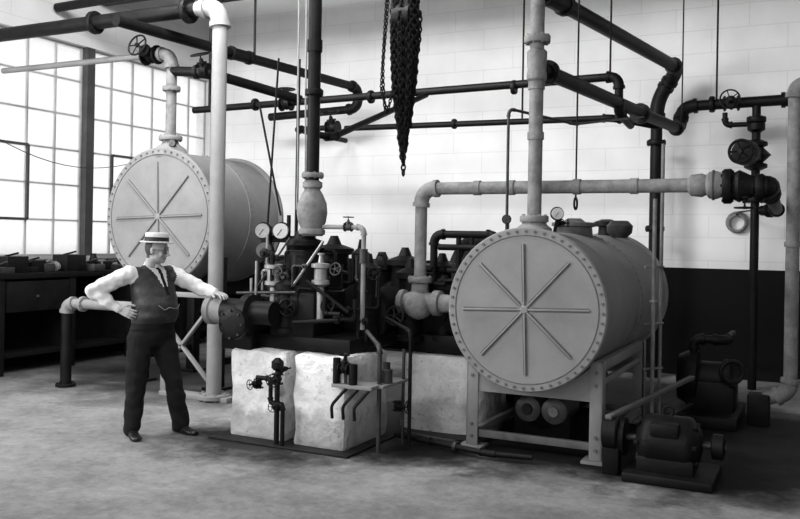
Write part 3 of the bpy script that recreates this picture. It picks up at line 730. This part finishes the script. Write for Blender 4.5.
# ------------------------------------------------------------------ man
man = bpy.data.objects.new('man', None); sc.collection.objects.link(man)
man.location = (-5.08, 5.62, 0); man.rotation_euler = (0, 0, rad(-15.1))

def capsule(o, p, q, r1, r2, mat=None):
    mat = mat or M_SKIN
    o.sph(p, r1, mat, n=14); o.sph(q, r2, mat, n=14); o.cyl(p, q, r1, mat, r2, n=14)
def chainc(o, pts, rs):
    for i in range(len(pts)-1): capsule(o, pts[i], pts[i+1], rs[i], rs[i+1])
def remesh(o, voxel, smooth=5, name=None):
    ob = o.done(); nm = ob.name
    m = ob.modifiers.new('r', 'REMESH'); m.mode = 'VOXEL'; m.voxel_size = voxel; m.use_smooth_shade = True
    if smooth:
        s_ = ob.modifiers.new('s', 'SMOOTH'); s_.iterations = smooth; s_.factor = .5
    dg = bpy.context.evaluated_depsgraph_get(); dg.update()
    me = bpy.data.meshes.new_from_object(ob.evaluated_get(dg))
    old = ob.data; ob.modifiers.clear(); ob.data = me; bpy.data.meshes.remove(old); me.name = nm
    for p in me.polygons: p.use_smooth = True
    ob.parent = man
    return ob

shR, elR, wrR = V((-.085, -.225, 1.375)), V((-.27, -.46, 1.225)), V((-.10, -.315, 1.085))
shL, elL, wrL = V((-.045, .16, 1.375)), V((.18, .31, 1.245)), V((.385, .305, 1.225))
o = Obj('body')
secs = [(.76, -.04, -.03, .12, .15), (.84, -.045, -.03, .155, .175), (.93, -.03, -.03, .17, .185), (1.02, -.0, -.03, .205, .192), (1.12, .005, -.03, .205, .19), (1.22, -.03, -.03, .172, .19), (1.32, -.055, -.03, .135, .195), (1.38, -.065, -.03, .11, .17), (1.425, -.065, -.03, .08, .115), (1.455, -.06, -.03, .062, .072), (1.5, -.05, -.03, .052, .055)]
rings = []
for (z, cx_, cy_, rf, rl) in secs:
    rings.append([V((cx_+rf*math.cos(2*math.pi*i/28), cy_+rl*math.sin(2*math.pi*i/28), z)) for i in range(28)])
o.loft(rings, M_SKIN)
capsule(o, V((-.055, -.03, 1.42)), V((-.02, -.03, 1.53)), .056, .052)
hR, kR, aR = V((-.05, -.125, .85)), V((-.035, -.18, .46)), V((-.04, -.205, .08))
hL, kL, aL = V((-.03, .06, .85)), V((.05, .125, .47)), V((.09, .185, .08))
chainc(o, [hR, (hR+kR)/2, kR, (kR+aR)/2, aR], [.118, .1, .084, .08, .076])
chainc(o, [hL, (hL+kL)/2, kL, (kL+aL)/2, aL], [.118, .1, .084, .08, .076])
chainc(o, [V((-.07, -.12, 1.365)), shR, (shR+elR)/2, elR, (elR+wrR)/2, wrR], [.07, .072, .07, .062, .056, .036])
chainc(o, [V((-.055, .06, 1.365)), shL, (shL+elL)/2, elL, (elL+wrL)/2, wrL], [.07, .072, .07, .062, .056, .036])
body = remesh(o, .011, 5)
me = body.data; me.materials.clear()
for m in (M_TROU, M_VEST, M_SHIRT, M_SKIN, M_DARK): me.materials.append(m)
def sd(p, a, b):
    ab = b-a; t = max(0, min(1, (p-a).dot(ab)/ab.dot(ab))); return (p-a-ab*t).length
for v in me.vertices:
    c = v.co; d = 0
    if c.z < .9: d = noise.noise(V((c.x*9, c.y*9, c.z*14)))*.013+noise.noise(c*5)*.01
    elif min(sd(c, shR, elR), sd(c, elR, wrR), sd(c, shL, elL), sd(c, elL, wrL)) < .085: d = noise.noise(c*18)*.014
    else: d = noise.noise(V((c.x*5, c.y*5, c.z*16)))*.009
    v.co = c+v.normal*d
for p in me.polygons:
    c = p.center
    dr = min(sd(c, shR, elR), sd(c, elR, wrR)); dl = min(sd(c, shL, elL), sd(c, elL, wrL))
    vest = True
    if dr < .09 and (c.y < -.195 or c.z < 1.3 and c.y < -.235): vest = False
    if dl < .09 and (c.y > .14 or c.x > .16): vest = False
    if c.z < .965: i = 0
    elif not vest: i = 2
    elif c.z > 1.48: i = 3
    elif c.z > 1.445: i = 2
    else:
        i = 1
        if c.x > -.03 and c.z > 1.2:
            w = (c.z-1.2)*.34; yc = -.03+.03*min(1, (1.46-c.z)/.1)
            if abs(c.y-yc) < w: i = 2
            if abs(c.y-yc) < .018 and c.z < 1.43: i = 4
    p.material_index = i
o = Obj('head')
S = M_SKIN
o.sph((0, 0, .02), .1, S, (.98, .78, 1.05), 24)
o.sph((.03, 0, -.045), .07, S, (.88, .88, 1.0), 20)
o.sph((.062, 0, -.088), .03, S, (.9, 1.1, .8), 14)
o.sph((.0, 0, -.075), .066, S, (.95, .9, .8), 16)
o.sweep([V((.08, 0, .012)), V((.1, 0, -.012)), V((.119, 0, -.034)), V((.088, 0, -.044))], .01, S, 10, rads=[.009, .011, .014, .01])
for sgn in (-1, 1):
    o.sph((.082, sgn*.034, .022), .016, S, (.7, 1.3, .5), 12)
    o.sph((.068, sgn*.045, -.034), .027, S, (.7, .9, .9), 12)
    o.sph((-.002, sgn*.08, -.01), .022, S, (.75, .4, 1.4), 12)
    o.sph((.105, sgn*.01, -.038), .0085, S, n=10)
o.sph((.086, 0, -.062), .017, S, (.6, 1.35, .35), 12); o.sph((.084, 0, -.073), .016, S, (.6, 1.2, .4), 12)
o.cyl((-.02, 0, -.04), (-.03, 0, -.15), .052, S)
head = remesh(o, .0045, 3)
me = head.data; me.materials.clear(); me.materials.append(M_SKIN); me.materials.append(M_HAIR)
for p in me.polygons:
    c = p.center
    hair = (c.x < -.005 and c.z > -.045 and not (abs(c.y) > .078 and c.x > -.02)) or c.z > .07
    if c.x < -.03 and c.z > -.075: hair = True
    p.material_index = 1 if hair else 0
o = Obj('eyes_glasses_and_mouth')
for sgn in (-1, 1):
    o.sph((.079, sgn*.034, .003), .011, M_DIAL, (.6, 1, .7), 12); o.sph((.086, sgn*.034, .003), .0055, M_DARK, n=8)
    o.torus((.093, sgn*.034, .0), (1, sgn*.15, 0), .021, .0022, M_DARK, 20, 6)
    o.sweep([V((.09, sgn*.055, .004)), V((.04, sgn*.082, .004)), V((0, sgn*.088, 0))], .002, M_DARK, 6)
    o.sph((.093, sgn*.034, .03), .012, M_HAIR, (.4, 1.4, .3), 10)
o.sweep([V((.092, -.012, .002)), V((.1, 0, .006)), V((.092, .012, .002))], .002, M_DARK, 6)
o.sweep([V((.088, -.021, -.068)), V((.096, 0, -.066)), V((.088, .021, -.068))], .003, M_HAIR, 6)
face = o.done()
o = Obj('straw_boater_hat')
ha = (-.06, 0, 1)
o.rev((.0, 0, .06), ha, [(0, .138), (.003, .141), (.009, .141), (.012, .137), (.0125, .1)], M_STRAW, 40)
o.rev((.0, 0, .064), ha, [(0, .102), (.045, .101)], M_BAND, 40)
o.rev((-.002, 0, .104), ha, [(0, .1), (.035, .098), (.042, .092), (.045, .06)], M_STRAW, 40)
hat = o.done()
for ob in (head, face, hat):
    ob.parent = man; ob.location = (.0, -.03, 1.58); ob.rotation_euler = (0, rad(5), rad(36))
o = Obj('collar_and_watch_chain')
o.rev((-.045, -.03, 1.44), (.18, 0, 1), [(0, .066), (.045, .062), (.046, .058), (.0, .06)], M_SHIRT, 28)
o.sweep([V((.195, -.12, 1.12)), V((.21, -.07, 1.08)), V((.215, -.03, 1.1)), V((.205, .05, 1.085)), V((.17, .1, 1.12))], .003, M_BRT, 6)
for z in (1.0, 1.06, 1.12, 1.18): o.sph((.202-abs(z-1.07)*.15, -.03, z), .007, M_MID, n=8)
c_ = o.done(); c_.parent = man
for (nm, an, toe) in (('shoe_1', aR, V((1, -.35, 0))), ('shoe_2', aL, V((1, .1, 0)))):
    o = Obj(nm); t = toe.normalized(); s_ = V((-t.y, t.x, 0)); base = V((an.x, an.y, 0))
    rings = []
    for (d, w, h, lift) in ((-.085, .02, .05, 0), (-.075, .034, .075, 0), (-.03, .04, .095, 0), (.03, .04, .09, 0), (.08, .045, .065, 0), (.13, .05, .05, 0), (.17, .045, .042, .002), (.2, .03, .035, .004), (.21, .012, .025, .008)):
        c0 = base+t*d; ring = []
        for i in range(16):
            q = 2*math.pi*i/16; yy_ = math.cos(q); zz_ = math.sin(q)
            ring.append(c0+s_*w*yy_+V((0, 0, max(0.002+lift, lift+h*.5+h*.5*zz_*(1.0 if zz_ > 0 else 1.4)))))
        rings.append(ring)
    o.loft(rings, M_SHOE)
    o.cyl(base+V((0, 0, .05)), base+V((0, 0, .12)), .05, M_SHOE)
    x_ = o.done(); x_.parent = man
def hand(nm, W, d, s_, n, curls, spread=.08):
    d = V(d).normalized(); s_ = V(s_); s_ = (s_-d*s_.dot(d)).normalized(); n_ = d.cross(s_)
    if n_.dot(V(n)) < 0: n_ = -n_
    o = Obj(nm)
    capsule(o, W-d*.03, W+d*.01, .03, .026)
    lens = [.072, .08, .074, .058]
    for i in range(4):
        off = .031-.0205*i
        r0 = W+d*.012+s_*off*.7; k = W+d*(.088-.004*abs(i-1))+s_*off
        capsule(o, r0, k, .0165, .0115)
        fd = (d+s_*spread*(1.5-i)).normalized(); p = k; ang = 0
        for j, (fl, rr0, rr1) in enumerate(((.45, .0098, .0092), (.31, .0092, .0085), (.24, .0085, .0072))):
            ang += curls[j]; dd = fd*math.cos(ang)+n_*math.sin(ang); q = p+dd*lens[i]*fl*1.05
            capsule(o, p, q, rr0, rr1); p = q
    t0 = W+d*.025+s_*.025; t1 = t0+(d*.6+s_*.8+n_*.2).normalized()*.042; t2 = t1+(d*.9+s_*.35+n_*.2).normalized()*.032; t3 = t2+(d*1+s_*.1+n_*.3).normalized()*.025
    chainc(o, [t0, t1, t2, t3], [.018, .0125, .011, .0085])
    ob = remesh(o, .0035, 2); ob.data.materials.clear(); ob.data.materials.append(M_SKIN)
    return ob
hand('right_hand', wrR+V((.012, .008, -.004)), (.85, .42, -.35), (.1, .2, .95), (.1, 1, 0), (.25, .45, .3))
hand('left_hand', wrL+V((.015, 0, -.004)), (.96, -.1, -.08), (-.1, -1, 0), (0, 0, -1), (.12, .4, .35))

# ------------------------------------------------------------------ light
w = bpy.data.worlds.new('World'); sc.world = w; w.use_nodes = True
bg = w.node_tree.nodes['Background']; bg.inputs[0].default_value = (1, 1, 1, 1); bg.inputs[1].default_value = 1.5
def area(name, loc, target, size, e):
    l = bpy.data.lights.new(name, 'AREA'); l.shape = 'RECTANGLE'; l.size = size[0]; l.size_y = size[1]; l.energy = e
    ob = bpy.data.objects.new(name, l); sc.collection.objects.link(ob); ob.location = loc
    ob.rotation_euler = (V(target)-V(loc)).to_track_quat('-Z', 'Y').to_euler(); return ob
area('added_overhead_lamp', (-3.6, .3, 5.4), (-3.6, 7.5, 1.2), (3, 1.2), 230)  # area lamp added overhead to light the machines; the ceiling has no opening
area('window_daylight_lamp', (-8.9, 2.2, 3.2), (-3, 7.5, 1.2), (2.2, 2.4), 430)
area('added_overhead_lamp', (-5.0, 5.8, 5.5), (-4.8, 11.65, 2.2), (4.5, 1.0), 600)  # area lamp added under the ceiling to brighten the back wall

# ------------------------------------------------------------------ camera
cam = bpy.data.cameras.new('camera'); co = bpy.data.objects.new('camera', cam); sc.collection.objects.link(co)
co.location = (0, 0, 1.7); co.rotation_euler = (rad(90), rad(-1.0), rad(26.3))
cam.lens = 38.25; cam.sensor_width = 36; cam.shift_y = -.0244; cam.clip_start = .05
sc.camera = co
